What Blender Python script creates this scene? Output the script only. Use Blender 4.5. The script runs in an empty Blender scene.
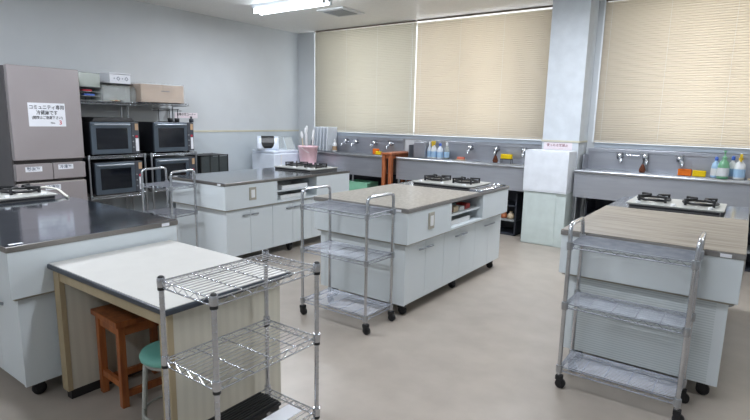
import bpy, math, random
from mathutils import Vector, Matrix
random.seed(7)
S = bpy.context.scene
PI = math.pi

# ------------------------------------------------------------------ camera
CAM_H, YAW, PITCH, ROLL, FPX = 1.4835, 0.624, 0.1737, 0.0209, 517.57
fw = Vector((-math.sin(YAW)*math.cos(PITCH), math.cos(YAW)*math.cos(PITCH), -math.sin(PITCH)))
r0 = Vector((math.cos(YAW), math.sin(YAW), 0)); u0 = r0.cross(fw)
rt = r0*math.cos(ROLL) + u0*math.sin(ROLL); up = -r0*math.sin(ROLL) + u0*math.cos(ROLL)
cd = bpy.data.cameras.new('camera'); cam = bpy.data.objects.new('camera', cd)
S.collection.objects.link(cam)
M = Matrix((rt, up, -fw)).transposed().to_4x4(); M.translation = Vector((0, 0, CAM_H))
cam.matrix_world = M
cd.sensor_width = 36; cd.lens = 36*FPX/750; cd.clip_start = 0.02
S.camera = cam

# ------------------------------------------------------------------ world, light, exposure
w = bpy.data.worlds.new('sky'); S.world = w; w.use_nodes = True
bg = w.node_tree.nodes['Background']
bg.inputs[0].default_value = (0.86, 0.93, 1.0, 1); bg.inputs[1].default_value = 1.6
S.view_settings.view_transform = 'Standard'; S.view_settings.look = 'None'
S.view_settings.exposure = 0.0; S.view_settings.gamma = 1; S.view_settings.use_curve_mapping = False
S.cycles.max_bounces = 10; S.cycles.diffuse_bounces = 5; S.cycles.glossy_bounces = 5
S.cycles.transmission_bounces = 6; S.cycles.sample_clamp_indirect = 6
S.cycles.caustics_reflective = False; S.cycles.caustics_refractive = False

def area(name, loc, sx, sy, power, color, rot=(0, 0, 0)):
    l = bpy.data.lights.new(name, 'AREA'); l.shape = 'RECTANGLE'; l.size = sx; l.size_y = sy
    l.energy = power; l.color = color
    o = bpy.data.objects.new(name, l); o.location = loc; o.rotation_euler = rot
    S.collection.objects.link(o); return o
# daylight arriving at the two window openings, from outside the glass
area('daylight', (-4.3, 7.75, 2.15), 4.4, 2.0, 185, (0.93, 0.97, 1.0), (math.radians(-90), 0, 0))
area('daylight', (0.6, 7.75, 2.15), 4.2, 2.0, 200, (0.93, 0.97, 1.0), (math.radians(-90), 0, 0))
# fluorescent fixtures: (x, y)
FIX = [(-5.02, 5.02), (-1.4, 5.0), (-4.45, 1.6), (-0.9, 1.6), (-4.45, -1.3), (-0.9, -1.3)]
FIX_POWER = [17, 23, 22, 11, 4, 7]
ZC = 2.957

# ------------------------------------------------------------------ helpers
def lin(c):
    return tuple(((x/12.92) if x <= 0.04045 else ((x+0.055)/1.055)**2.4) for x in (v/255 for v in c)) + (1,)

MATS = {}
def mat(name, col, rough=0.5, metal=0.0, col2=None, scale=8.0, detail=4.0, stretch=(1, 1, 1), bump=0.0,
        bscale=None, spec=0.5, trans=0.0, alpha=1.0, emit=None, estr=0, kind='noise', rot=(0, 0, 0), lo=0.35, hi=0.65):
    m = bpy.data.materials.new(name); m.use_nodes = True; nt = m.node_tree; N = nt.nodes; L = nt.links
    b = N['Principled BSDF']; c = lin(col)
    b.inputs['Base Color'].default_value = c; b.inputs['Roughness'].default_value = rough
    b.inputs['Metallic'].default_value = metal; b.inputs['Specular IOR Level'].default_value = spec
    b.inputs['Transmission Weight'].default_value = trans; b.inputs['Alpha'].default_value = alpha
    if emit:
        b.inputs['Emission Color'].default_value = lin(emit); b.inputs['Emission Strength'].default_value = estr
    if col2 is None: col2 = tuple(max(0, x*0.96) for x in col)
    tc = N.new('ShaderNodeTexCoord'); mp = N.new('ShaderNodeMapping')
    mp.inputs['Scale'].default_value = stretch; mp.inputs['Rotation'].default_value = rot
    L.new(tc.outputs['Object'], mp.inputs['Vector'])
    if kind == 'wave':
        t = N.new('ShaderNodeTexWave'); t.inputs['Scale'].default_value = scale
        t.inputs['Distortion'].default_value = detail; t.inputs['Detail'].default_value = 2
        t.bands_direction = 'X'; out = t.outputs['Fac']
    else:
        t = N.new('ShaderNodeTexNoise'); t.inputs['Scale'].default_value = scale
        t.inputs['Detail'].default_value = detail; out = t.outputs['Fac']
    L.new(mp.outputs['Vector'], t.inputs['Vector'])
    rp = N.new('ShaderNodeValToRGB'); rp.color_ramp.elements[0].position = lo; rp.color_ramp.elements[1].position = hi
    rp.color_ramp.elements[0].color = lin(col2); rp.color_ramp.elements[1].color = c
    L.new(out, rp.inputs['Fac']); L.new(rp.outputs['Color'], b.inputs['Base Color'])
    if bump:
        t2 = t
        if bscale:
            t2 = N.new('ShaderNodeTexNoise'); t2.inputs['Scale'].default_value = bscale
            L.new(mp.outputs['Vector'], t2.inputs['Vector'])
        bp = N.new('ShaderNodeBump'); bp.inputs['Strength'].default_value = bump; bp.inputs['Distance'].default_value = 0.01
        L.new(t2.outputs[0] if bscale else out, bp.inputs['Height']); L.new(bp.outputs['Normal'], b.inputs['Normal'])
    MATS[name] = m
    return m

wallM = mat('wall_paint', (199, 203, 206), 0.75, col2=(196, 200, 203), scale=3)
dadoM = mat('lower_wall_paint', (192, 200, 205), 0.6, col2=(188, 196, 202), scale=3)
pillarM = mat('pillar_paint', (208, 214, 220), 0.7)
ceilM = mat('ceiling_board', (236, 235, 232), 0.42, col2=(226, 225, 222), spec=0.6, scale=60, detail=6, stretch=(0.25, 3, 1), bump=0.15)
floorM = mat('linoleum', (174, 165, 155), 0.33, col2=(165, 156, 146), scale=5, detail=8, spec=0.45, bump=0.02, bscale=3)
railM = mat('beige_rail', (202, 198, 178), 0.5)
handleM = mat('handle_grey', (150, 156, 162), 0.35, 0.3)
aluM = mat('aluminium', (190, 200, 212), 0.35, 0.4, stretch=(1, 20, 20))
whiteFrame = mat('white_frame', (232, 236, 240), 0.4)
blackM = mat('black_plastic', (26, 27, 29), 0.45)
rubM = mat('rubber', (30, 30, 32), 0.7)
chrome = mat('chrome', (205, 208, 213), 0.22, 1.0, col2=(196, 199, 205), scale=10)
shelfM = mat('shelf_chrome', (150, 154, 162), 0.4, 0.65, col2=(132, 137, 146), scale=14)
chromeD = mat('dull_chrome', (184, 187, 192), 0.3, 1.0, col2=(174, 178, 184), scale=10)
steelTop = mat('polished_steel', (140, 150, 164), 0.09, 0.92, col2=(120, 130, 145), scale=2, stretch=(1, 12, 1), bump=0.012, bscale=5)
steelTopL = mat('polished_pale_steel', (160, 164, 172), 0.13, 0.9, col2=(150, 154, 162), scale=2, stretch=(1, 12, 1), bump=0.01, bscale=5)
steelEdge = mat('steel_edge', (140, 136, 132), 0.35, 0.8)
sinkM = mat('brushed_steel', (188, 191, 199), 0.3, 0.7, col2=(182, 185, 194), scale=3, stretch=(1, 1, 12))
sinkIn = mat('sink_interior_steel', (160, 164, 172), 0.35, 0.8, col2=(150, 154, 162), scale=2)
cabM = mat('pale_laminate', (212, 219, 223), 0.45, col2=(208, 216, 220), scale=2)
cabLine = mat('ribbed_laminate', (208, 216, 219), 0.45, col2=(188, 197, 201), scale=22, detail=0, kind='wave', rot=(0, PI/2, 0), lo=0.1, hi=0.6)
gapM = mat('beige_gap_rail', (168, 164, 152), 0.5)
matC = mat('mottled_cover', (176, 172, 166), 0.3, col2=(132, 128, 122), scale=38, detail=8, lo=0.3, hi=0.7)
matR = mat('wood_grain_cover', (158, 150, 138), 0.45, col2=(116, 109, 99), scale=7, detail=8, stretch=(0.3, 7, 1), lo=0.36, hi=0.6)
edgeG = mat('grey_edge_band', (128, 126, 124), 0.4)
hobM = mat('enamel_hob', (176, 178, 174), 0.3)
ironM = mat('cast_iron', (28, 29, 32), 0.5)
burnM = mat('burner_metal', (120, 118, 112), 0.4, 0.7)
tableTopM = mat('white_laminate_top', (208, 207, 203), 0.4, col2=(204, 203, 199))
navyM = mat('dark_edge_band', (52, 60, 70), 0.4)
creamM = mat('cream_panel', (206, 202, 188), 0.5, col2=(201, 197, 183), scale=7, detail=2, kind='wave', stretch=(1, 1, 0.15), rot=(0, 0, PI/2), lo=0.2, hi=0.75)
tanM = mat('tan_frame', (178, 162, 132), 0.5, col2=(166, 150, 120), scale=10, stretch=(1, 1, 0.1))
woodM = mat('orange_wood', (168, 100, 54), 0.4, col2=(138, 76, 40), scale=12, detail=5, stretch=(3, 3, 0.4))
woodR = mat('red_brown_wood', (176, 104, 66), 0.4, col2=(146, 82, 50), scale=12, detail=5, stretch=(3, 3, 0.4))
greenSeat = mat('mint_vinyl', (120, 186, 172), 0.45, col2=(112, 178, 164))
greyPaint = mat('grey_paint', (170, 172, 166), 0.4)
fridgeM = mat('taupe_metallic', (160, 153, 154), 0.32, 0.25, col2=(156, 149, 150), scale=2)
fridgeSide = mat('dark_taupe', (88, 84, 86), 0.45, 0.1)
fridgeGap = mat('fridge_gap', (66, 60, 60), 0.5)
fridgeEdge = mat('fridge_lip', (206, 200, 194), 0.3, 0.3)
paperM = mat('white_paper', (232, 234, 240), 0.7, col2=(228, 230, 236))
pinkPaper = mat('pink_paper', (236, 226, 232), 0.7)
inkM = mat('black_ink', (35, 36, 44), 0.7); redInk = mat('red_ink', (196, 48, 70), 0.7)
blueInk = mat('blue_grey_ink', (70, 84, 104), 0.7); darkRedInk = mat('maroon_ink', (120, 30, 48), 0.7)
ovenBody = mat('oven_black', (24, 26, 32), 0.4)
ovenFace = mat('oven_face', (90, 101, 112), 0.35, 0.5)
ovenGlass = mat('oven_glass', (16, 19, 26), 0.08, spec=0.8)
ovenPanel = mat('oven_panel', (66, 70, 78), 0.4)
ovenHandle = mat('oven_handle', (176, 184, 192), 0.3, 0.6)
cardM = mat('cardboard', (186, 156, 124), 0.7, col2=(168, 138, 106), scale=6)
filmM = mat('clear_film', (235, 238, 240), 0.06, alpha=0.3, bump=1.0, bscale=9, spec=0.9)
clearP = mat('clear_plastic', (228, 234, 232), 0.25, alpha=0.3)
clearG = mat('clear_green_plastic', (222, 230, 222), 0.3, alpha=0.35)
applM = mat('pale_blue_white_plastic', (220, 228, 240), 0.3, col2=(214, 223, 236))
pinkM = mat('pink_plastic', (234, 196, 206), 0.4); mintCrate = mat('mint_crate_plastic', (130, 190, 160), 0.5)
boardM = mat('white_board_plastic', (222, 228, 236), 0.45); woodenSpoon = mat('beech', (214, 200, 170), 0.6)
orangeM = mat('orange_sponge', (238, 120, 30), 0.9, bump=0.3, scale=80); yellowM = mat('yellow_sponge', (240, 204, 20), 0.9, bump=0.3, scale=80)
brownM = mat('scrub_brown', (120, 66, 40), 0.9, col2=(80, 44, 30), scale=60, bump=0.5)
blueM = mat('blue_plastic', (60, 100, 190), 0.4); lblueM = mat('light_blue_label', (170, 205, 235), 0.4)
greenLiq = mat('green_detergent', (120, 180, 140), 0.3); whiteP = mat('white_plastic', (232, 234, 236), 0.4)
yellowP = mat('yellow_plastic', (232, 196, 50), 0.4); redP = mat('red_packet', (170, 50, 50), 0.5); creamP = mat('cream_packet', (210, 190, 160), 0.5)
ventM = mat('vent_grey', (150, 154, 156), 0.5); ventW = mat('vent_white', (222, 224, 224), 0.5)
fixM = mat('fixture_enamel', (190, 194, 198), 0.35)
tubeM = mat('lit_tube', (255, 255, 255), 0.5, emit=(236, 246, 255), estr=26)
boxW = mat('white_cabinet_paint', (226, 231, 238), 0.5); boxG = mat('grey_cabinet_side', (172, 174, 172), 0.55); boxL = mat('pale_green_cabinet_paint', (202, 214, 212), 0.5)
darkCab = mat('dark_unit', (44, 48, 58), 0.5); darkGreyM = mat('dark_mesh', (58, 66, 68), 0.55, col2=(46, 52, 54), scale=90)
whiteHose = mat('white_hose', (226, 224, 214), 0.5)
glassM = mat('window_glass', (240, 248, 250), 0.02, alpha=0.12)

def blind_material(name, c1, c2):
    m = bpy.data.materials.new(name); m.use_nodes = True; nt = m.node_tree; N = nt.nodes; L = nt.links
    N.remove(N['Principled BSDF'])
    tc = N.new('ShaderNodeTexCoord'); no = N.new('ShaderNodeTexNoise'); no.inputs['Scale'].default_value = 1.6
    L.new(tc.outputs['Object'], no.inputs['Vector'])
    rp = N.new('ShaderNodeValToRGB'); rp.color_ramp.elements[0].color = lin(c1); rp.color_ramp.elements[1].color = lin(c2)
    L.new(no.outputs['Fac'], rp.inputs['Fac'])
    d = N.new('ShaderNodeBsdfDiffuse'); t = N.new('ShaderNodeBsdfTranslucent'); mx = N.new('ShaderNodeMixShader')
    L.new(rp.outputs['Color'], d.inputs['Color']); L.new(rp.outputs['Color'], t.inputs['Color'])
    mx.inputs[0].default_value = 0.5
    L.new(d.outputs[0], mx.inputs[1]); L.new(t.outputs[0], mx.inputs[2]); L.new(mx.outputs[0], N['Material Output'].inputs['Surface'])
    return m
blindM = blind_material('cream_slat', (216, 208, 196), (221, 214, 202))
blindM1 = blind_material('pale_slat', (206, 202, 192), (212, 208, 198))

class MB:
    def __init__(s): s.v = []; s.f = []; s.sm = []
    def add(s, vs, fs, smooth=False):
        n = len(s.v); s.v += [tuple(v) for v in vs]; s.f += [tuple(i+n for i in f) for f in fs]; s.sm += [smooth]*len(fs); return s
    def box(s, lo, hi):
        a, b, c = lo; d, e, f = hi
        if a > d: a, d = d, a
        if b > e: b, e = e, b
        if c > f: c, f = f, c
        return s.add([(a,b,c),(d,b,c),(d,e,c),(a,e,c),(a,b,f),(d,b,f),(d,e,f),(a,e,f)],
                     [(0,3,2,1),(4,5,6,7),(0,1,5,4),(1,2,6,5),(2,3,7,6),(3,0,4,7)])
    def tube(s, pts, r, n=8, cap=True):
        pts = [Vector(p) for p in pts]; rings = []; prev = None
        for i, p in enumerate(pts):
            if i == 0: t = pts[1]-pts[0]
            elif i == len(pts)-1: t = pts[-1]-pts[-2]
            else: t = (pts[i+1]-p).normalized()+(p-pts[i-1]).normalized()
            t.normalize()
            if prev is None:
                a = Vector((0,0,1)) if abs(t.z) < 0.9 else Vector((1,0,0))
                u = t.cross(a).normalized()
            else: u = (prev - t*prev.dot(t)).normalized()
            prev = u; vv = t.cross(u)
            rr = r[i] if isinstance(r, (list, tuple)) else r
            rings.append([p+(u*math.cos(2*PI*k/n)+vv*math.sin(2*PI*k/n))*rr for k in range(n)])
        vs = [q for rg in rings for q in rg]; fs = []
        for i in range(len(pts)-1):
            for k in range(n):
                fs.append((i*n+k, i*n+(k+1)%n, (i+1)*n+(k+1)%n, (i+1)*n+k))
        s.add(vs, fs, n > 4)
        if cap: s.add(rings[0]+rings[-1], [tuple(range(n-1,-1,-1)), tuple(range(n, 2*n))])
        return s
    def lathe(s, prof, c=(0,0,0), n=20, axis='z', cap=True):
        vs = []
        for r, h in prof:
            for k in range(n):
                a = 2*PI*k/n; x, y = r*math.cos(a), r*math.sin(a)
                p = (x, y, h) if axis == 'z' else ((h, x, y) if axis == 'x' else (y, h, x))
                vs.append((c[0]+p[0], c[1]+p[1], c[2]+p[2]))
        fs = [(i*n+k, i*n+(k+1)%n, (i+1)*n+(k+1)%n, (i+1)*n+k) for i in range(len(prof)-1) for k in range(n)]
        s.add(vs, fs, True)
        if cap:
            m = len(prof)-1
            s.add(vs[:n]+vs[m*n:], [tuple(range(n-1,-1,-1)), tuple(range(n, 2*n))])
        return s
    def build(s, name, m, parent=None, bevel=0, loc=None, segs=2):
        me = bpy.data.meshes.new(name); me.from_pydata(s.v, [], s.f); me.update()
        for p, q in zip(me.polygons, s.sm): p.use_smooth = q
        me.materials.append(m)
        o = bpy.data.objects.new(name, me); S.collection.objects.link(o)
        if parent is not None: o.parent = parent
        if loc: o.location = loc
        if bevel:
            b = o.modifiers.new('bevel', 'BEVEL'); b.width = bevel; b.segments = segs; b.limit_method = 'ANGLE'
        return o

def arc(p0, p1, p2, n=5):  # quadratic corner
    p0, p1, p2 = Vector(p0), Vector(p1), Vector(p2)
    return [p0*(1-t)**2+p1*2*t*(1-t)+p2*t*t for t in [i/n for i in range(n+1)]]
def round_path(pts, r):
    pts = [Vector(p) for p in pts]; out = [pts[0]]
    for i in range(1, len(pts)-1):
        a = pts[i]+(pts[i-1]-pts[i]).normalized()*r; b = pts[i]+(pts[i+1]-pts[i]).normalized()*r
        out += arc(a, pts[i], b)
    return out+[pts[-1]]

def tag(o, label, cat, group=None):
    o['label'] = label; o['category'] = cat
    if group: o['group'] = group
    return o
def thing(name, label, cat, loc=(0,0,0), rz=0, group=None):
    o = bpy.data.objects.new(name, None); S.collection.objects.link(o); o.empty_display_size = 0.1
    o.location = loc; o.rotation_euler = (0, 0, rz); return tag(o, label, cat, group)
def struct(name, mb, m, bevel=0):
    o = mb.build(name, m, bevel=bevel); o['kind'] = 'structure'; return o
def kids(o): return [c for c in S.objects if c.parent == o]
def copy_tree(o, parent=None):
    c = o.copy(); S.collection.objects.link(c)
    if parent is not None: c.parent = parent
    for ch in kids(o): copy_tree(ch, c)
    return c
def dup(root, loc, rz, label, group=None):
    c = copy_tree(root); c.location = loc; c.rotation_euler = (0, 0, rz); c['label'] = label
    if group: c['group'] = group
    return c
def text_part(body, size, loc, rot, m, parent, name='lettering', align='CENTER', squeeze=1.0):
    cu = bpy.data.curves.new(name, 'FONT'); cu.body = body; cu.size = size; cu.align_x = align; cu.align_y = 'CENTER'; cu.offset = size*0.012
    cu.extrude = 0.0004
    t = bpy.data.objects.new('tmp', cu); S.collection.objects.link(t)
    bpy.context.view_layer.update()
    me = bpy.data.meshes.new_from_object(t.evaluated_get(bpy.context.evaluated_depsgraph_get()))
    bpy.data.objects.remove(t)
    me.materials.clear(); me.materials.append(m)
    if squeeze != 1:
        for v in me.vertices: v.co.x *= squeeze
    o = bpy.data.objects.new(name, me); S.collection.objects.link(o); o.parent = parent
    o.location = loc; o.rotation_euler = rot; return o

# ------------------------------------------------------------------ the room
XL, XR, YB, YW = -6.8, 2.6, -2.6, 6.98
struct('floor', MB().box((XL-.1, YB-.1, -.1), (XR+.1, YW+.35, 0)), floorM)
struct('ceiling', MB().box((XL-.1, YB-.1, ZC), (XR+.1, YW+.35, ZC+.1)), ceilM)
struct('wall_left', MB().box((XL-.1, YB-.1, 0), (XL, YW+.35, ZC)), wallM)
struct('wall_right', MB().box((XR, YB-.1, 0), (XR+.1, YW+.35, ZC)), wallM)
struct('wall_back', MB().box((XL, YB-.1, 0), (XR, YB, ZC)), wallM)
WX = [(-6.40, -2.14), (-1.62, 2.45)]
b = MB()
b.box((XL, YW, 0), (XR, YW+.3, 1.22))
b.box((XL, YW, 1.22), (WX[0][0], YW+.3, ZC)); b.box((WX[0][1], YW, 1.22), (WX[1][0], YW+.3, ZC)); b.box((WX[1][1], YW, 1.22), (XR, YW+.3, ZC))
struct('wall_window', b, wallM)
struct('pillar', MB().box((-2.16, 6.60, 0), (-1.715, YW, ZC)), pillarM)
struct('trim_1', MB().box((XL, YB, 1.235), (XL+.012, YW, 1.262)), railM)
struct('trim_2', MB().box((-2.17, 6.588, 1.25), (-1.705, 6.6, 1.272)).box((-1.715, 6.6, 1.25), (-1.705, YW-.02, 1.272)), railM)
struct('trim_3', MB().box((XL, YB, 0), (XL+.006, YW, 1.234)), dadoM)
struct('baseboard_left', MB().box((XL+.006, YB, 0), (XL+.014, YW, .07)), gapM)
# windows: sill, frame, panes
for i, (a, c) in enumerate(WX):
    m = MB()
    m.box((a, YW-.015, 1.19), (c, YW+.13, 1.225)); m.box((a, YW-.02, 1.225), (c, YW+.13, 1.25))
    struct('trim_%d' % (4+i), m, aluM)
    w_ = bpy.data.objects.new('window_%d' % (i+1), None); S.collection.objects.link(w_); w_.location = (a, YW+.17, 1.25)
    w_['kind'] = 'structure'
    W_ = c-a; H_ = ZC-1.25; m = MB()
    m.box((0, 0, 0), (W_, .06, .05)); m.box((0, 0, H_-.05), (W_, .06, H_)); n = 3
    for k in range(n+1):
        x = W_*k/n; m.box((max(0, x-.03), -.002, 0), (min(W_, x+.03), .062, H_))
    m.build('window_frame', whiteFrame, w_)
    for k in range(n): MB().box((W_*k/n+.03, .025, .05), (W_*(k+1)/n-.03, .031, H_-.05)).build('pane', glassM, w_)
struct('trim_6', MB().box((WX[1][0]-.03, YW-.02, 1.25), (WX[1][0]+.012, YW+.17, ZC)), whiteFrame)
# ceiling vent
v_ = thing('ceiling_vent', 'square white ceiling vent with grey centre next to the lit lamp', 'vent', (-4.88, 5.86, ZC-.022), 0)
MB().box((-.24, -.24, .004), (.24, .24, .022)).build('frame', ventW, v_, .004)
m = MB()
for k in range(9): m.box((-.17, -.17+k*.038, -.004), (.17, -.17+k*.038+.026, .006))
m.build('grille', ventM, v_)

# blinds
headM = mat('brown_headrail', (112, 100, 88), 0.5)
def blind(x0, x1, z0, y, label, m_, pitch=.0262):
    t = thing('venetian_blind', label, 'blind', (x0, y, z0), 0); W_ = x1-x0; H_ = ZC-.002-z0
    MB().box((0, -.018, H_-.02), (W_, .022, H_)).build('headrail', headM, t)
    MB().box((0, -.012, 0), (W_, .012, .016)).build('bottom_rail', m_, t)
    s = MB(); n = int((H_-.045)/pitch)
    for k in range(n):
        z = .024+k*pitch
        pr = [(-.0052, z-.003), (-.0046, z+.008), (-.001, z+.019), (.0035, z+.0275), (.0043, z+.0272), (-.0002, z+.0187), (-.0038, z+.0078), (-.0044, z-.003)]
        vs = [(0, p[0], p[1]) for p in pr]+[(W_, p[0], p[1]) for p in pr]; q = len(pr)
        s.add(vs, [(j, (j+1) % q, q+(j+1) % q, q+j) for j in range(q)]+[tuple(range(q-1, -1, -1)), tuple(range(q, 2*q))], True)
    s.build('slats', m_, t)
    c = MB()
    nl = max(3, int(W_/.55))
    for k in range(nl+1):
        x = .08+(W_-.16)*k/nl; c.tube([(x, -.014, .01), (x, -.014, H_-.03)], .0014, 4)
    c.build('ladder_cords', whiteFrame, t)
    MB().tube([(W_-.05, -.024, H_-.03), (W_-.05, -.024, .35)], .003, 6).build('wand', whiteFrame, t)
blind(-6.345, -4.293, 1.256, 6.935, 'pale closed venetian blind nearest the room corner', blindM1)
blind(-4.272, -2.165, 1.262, 6.935, 'cream closed venetian blind immediately left of the white pillar', blindM)
blind(-1.625, 1.05, 1.256, 6.94, 'wide cream closed venetian blind right of the white pillar', blindM, .027)

# fluorescent fixtures
f0 = None
for i, (x, y) in enumerate(FIX):
    lb = ['lit two-tube ceiling lamp above the steel-topped island near the wall corner', 'ceiling lamp above the wood-grain island', 'ceiling lamp above the island beside the fridge',
          'ceiling lamp above the foreground wire racks', 'ceiling lamp behind the viewer, fridge side', 'ceiling lamp behind the viewer, right side'][i]
    if f0 is None:
        f0 = t = thing('ceiling_lamp', lb, 'lamp', (x, y, ZC-.1), 0, 'fluorescent ceiling lamps')
        q = MB(); q.add([(-.64,-.12,.1),(.64,-.12,.1),(.64,.12,.1),(-.64,.12,.1),(-.64,-.05,.03),(.64,-.05,.03),(.64,.05,.03),(-.64,.05,.03)],
                        [(0,1,2,3),(7,6,5,4),(0,4,5,1),(1,5,6,2),(2,6,7,3),(3,7,4,0)]); q.build('housing', fixM, t)
        for sx in (-1, 1):
            for sy in (-1, 1): MB().box((sx*.61, sy*.06-.02, -.005), (sx*.635, sy*.06+.02, .06)).build('socket', whiteFrame, t)
        for sy in (-1, 1): MB().tube([(-.61, sy*.06, .015), (.61, sy*.06, .015)], .0165, 12).build('tube', tubeM, t)
    else: dup(f0, (x, y, ZC-.1), 0, lb)
    area('lamp_light', (x, y, ZC-.115), 1.2, .16, FIX_POWER[i]*2.7, (0.88, 0.92, 1.0))

# ------------------------------------------------------------------ islands
IW, IL, SB, ZT, ZS = .918, 1.905, .048, .85, .584
def caster_mb(r=.03, h=.0, fork=.02):
    q = MB(); q.lathe([(r*.55, -.012), (r, -.010), (r, .010), (r*.55, .012)], (.012, 0, r), 14, 'y')
    return q
def make_island(label, topmat, edge, panel):
    t = thing('cooking_island', label, 'kitchen island', (0, 0, 0), 0, 'kitchen islands')
    a = SB+.018
    MB().box((a, a, .1), (IW-a, IL-a, ZS-.012)).build('lower_cabinet', cabM, t)
    MB().box((a+.03, SB-.002, .1), (IW-a-.03, a, ZS-.014)).build('end_panel', panel, t)
    MB().box((SB-.004, SB-.004, .10), (a+.03, a, ZS-.014)).build('corner_post', cabM, t)
    MB().box((IW-a-.03, SB-.004, .10), (IW-SB+.004, a, ZS-.014)).build('corner_post', cabM, t)
    MB().box((.024, .024, ZS-.013), (IW-.024, IL-.024, ZS)).build('gap_rail', gapM, t)
    q = MB(); g0, g1 = .685, 1.30
    q.box((.006, .006, ZS), (IW-.006, g0, ZT-.03)); q.box((.006, g1, ZS), (IW-.006, IL-.006, ZT-.03))
    q.box((.006, g0, ZS), (IW-.006, g1, ZS+.022)); q.box((.40, g0, ZS+.022), (.52, g1, ZT-.03))
    q.build('upper_cabinet', cabM, t, .002)
    for s in (0, 1):
        x0 = .03 if s == 0 else .52
        MB().box((x0, g0, .695), (x0+.368, g1, .709)).build('niche_shelf', cabM, t)
    MB().box((0, 0, ZT-.03), (IW, IL, ZT-.002)).build('worktop_edge', edge, t, .003)
    MB().box((.004, .004, ZT-.004), (IW-.004, IL-.004, ZT)).build('worktop', topmat, t)
    dw = (IL-2*SB)/6
    for s in (1, 0):
        for k in range(6):
            y0 = SB+k*dw+.0015; y1 = y0+dw-.003
            xa, xb = (IW-a, IW-SB) if s else (SB, a)
            d = MB().box((xa, y0, .1), (xb, y1, ZS-.014)).build('door', cabM, t, .0015)
            hc = (y1-.055) if k % 2 == 0 else (y0+.055)
            sg = 1 if s else -1; xo = IW-SB if s else SB
            MB().tube(round_path([(xo, hc-.045, .50), (xo+sg*.024, hc-.03, .508), (xo+sg*.024, hc+.03, .508), (xo, hc+.045, .50)], .01), .008, 6).build('handle', handleM, d)
    for s in (1, 0):
        xo = IW-.006 if s else .006; sg = 1 if s else -1
        o = MB().box((xo, .30, .655), (xo+sg*.006, .39, .785)).build('outlet', gapM, t, .002)
        MB().box((xo+sg*.006, .322, .68), (xo+sg*.010, .368, .76)).build('socket_insert', whiteP, o)
    for (x, y) in [(.12, .13), (IW-.12, .13), (.12, .95), (IW-.12, .95), (.12, IL-.13), (IW-.12, IL-.13)]:
        q = caster_mb(.034); q.box((-.02, -.022, .055), (.035, .022, .1)); q.box((-.01, -.02, .03), (.03, -.013, .06)); q.box((-.01, .013, .03), (.03, .02, .06))
        q.build('caster', rubM, t, loc=(x, y, 0))
    MB().box((IW-.11, -.0012, ZT-.027), (IW-.06, .0006, ZT-.008)).build('number_sticker', paperM, t)
    MB().box((.03, .03, ZT-.0005), (.09, .055, ZT+.0008)).build('number_sticker', paperM, t)
    return t
CX, CY = -2.855, 3.10
RX, RY = -.876, 3.14
LX, LY = -4.93, 3.12
FX, FY = -2.802, .905
isC = make_island('white wheeled kitchen island in the middle under a mottled beige cover', steelTopL, edgeG, cabM)
isC.location = (CX, CY, 0)
def variant(label, loc, rz, top, edge, panel):
    c = dup(isC, loc, rz, label)
    for k in kids(c):
        n = k.name.split('.')[0]; mm = {'worktop': top, 'worktop_edge': edge, 'end_panel': panel}.get(n)
        if mm and mm != k.data.materials[0]:
            k.data = k.data.copy(); k.data.materials[0] = mm
    return c
isR = variant('white wheeled kitchen island at the right under a wood-grain cover', (RX, RY, 0), 0, steelTopL, edgeG, cabLine)
isL = variant('white kitchen island with bare steel top in front of the corner appliance', (LX, LY, 0), 0, steelTopL, steelEdge, cabM)
isF = variant('kitchen island with mirror-like steel top joined to the white table by the fridge', (FX, FY, 0), PI/2, steelTop, steelEdge, cabM)

# table-top covers
def cover(name, label, lx, ly, m, L_):
    q = MB(); n = 1
    q.box((0, 0, 0), (IW-.004, L_, .0035))
    o = q.build(name, m, None, loc=(lx+.002, ly+.001, ZT)); return tag(o, label, 'table cover')
cover('table_cover', 'mottled beige vinyl cover spread on the middle island', CX, CY, matC, 1.19)
cover('table_cover', 'wood-grain vinyl cover spread on the right island', RX, RY, matR, 1.19)

# hobs
def make_hob(label):
    t = thing('gas_hob', label, 'gas hob', (0,0,0), 0, 'two-burner gas hobs')
    q = MB(); q.box((-.30, -.24, 0), (.30, .24, .022)); q.build('body', edgeG, t)
    q = MB(); q.box((-.325, -.235, .022), (.325, .235, .034)); q.build('top_plate', hobM, t, .005)
    MB().box((-.295, -.246, .006), (.295, -.24, .020)).build('front_strip', ironM, t)
    for sx in (-1, 1):
        cx = sx*.16
        bu = MB().lathe([(.085, .034), (.08, .039), (.05, .038), (.045, .05), (.0, .052)], (cx, 0, 0), 20).build('burner', burnM, t)
        q = MB(); q.tube([(cx+.115*math.cos(a), .115*math.sin(a), .052) for a in [2*PI*i/24 for i in range(25)]], .010, 6)
        for k in range(4):
            a = PI/4+k*PI/2; c, s = math.cos(a), math.sin(a)
            q.tube([(cx+.13*c, .13*s, .036), (cx+.135*c, .135*s, .078), (cx+.04*c, .04*s, .078)], .011, 6)
        q.build('pan_support', ironM, t)
    for sx in (-.24, .0, .24):
        MB().lathe([(.018, 0), (.016, .014), (.0, .015)], (sx, -.205, .034), 14).build('knob', whiteP, t)
    return t
h0 = make_hob('two-burner gas hob on the middle island, behind its mottled cover'); h0.location = (CX+.46, CY+1.53, ZT)
dup(h0, (RX+.445, RY+1.52, ZT), 0, 'two-burner gas hob beyond the wood-grain cover on the right island')
dup(h0, (LX+.46, LY+1.6, ZT), 0, 'two-burner gas hob on the island in front of the pink bucket')
dup(h0, (FX-1.62, FY+.50, ZT), PI/2, 'two-burner gas hob in front of the fridge')
# hose on the fridge-side island
tag(MB().tube(round_path([(-4.60, 1.752, .862), (-4.55, 1.755, .90), (-4.35, 1.80, .895), (-4.22, 1.79, .862), (-4.12, 1.77, .860)], .06), .009, 8).build('gas_hose', whiteHose), 'white curved hose beside the hob in front of the fridge', 'hose')
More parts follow.
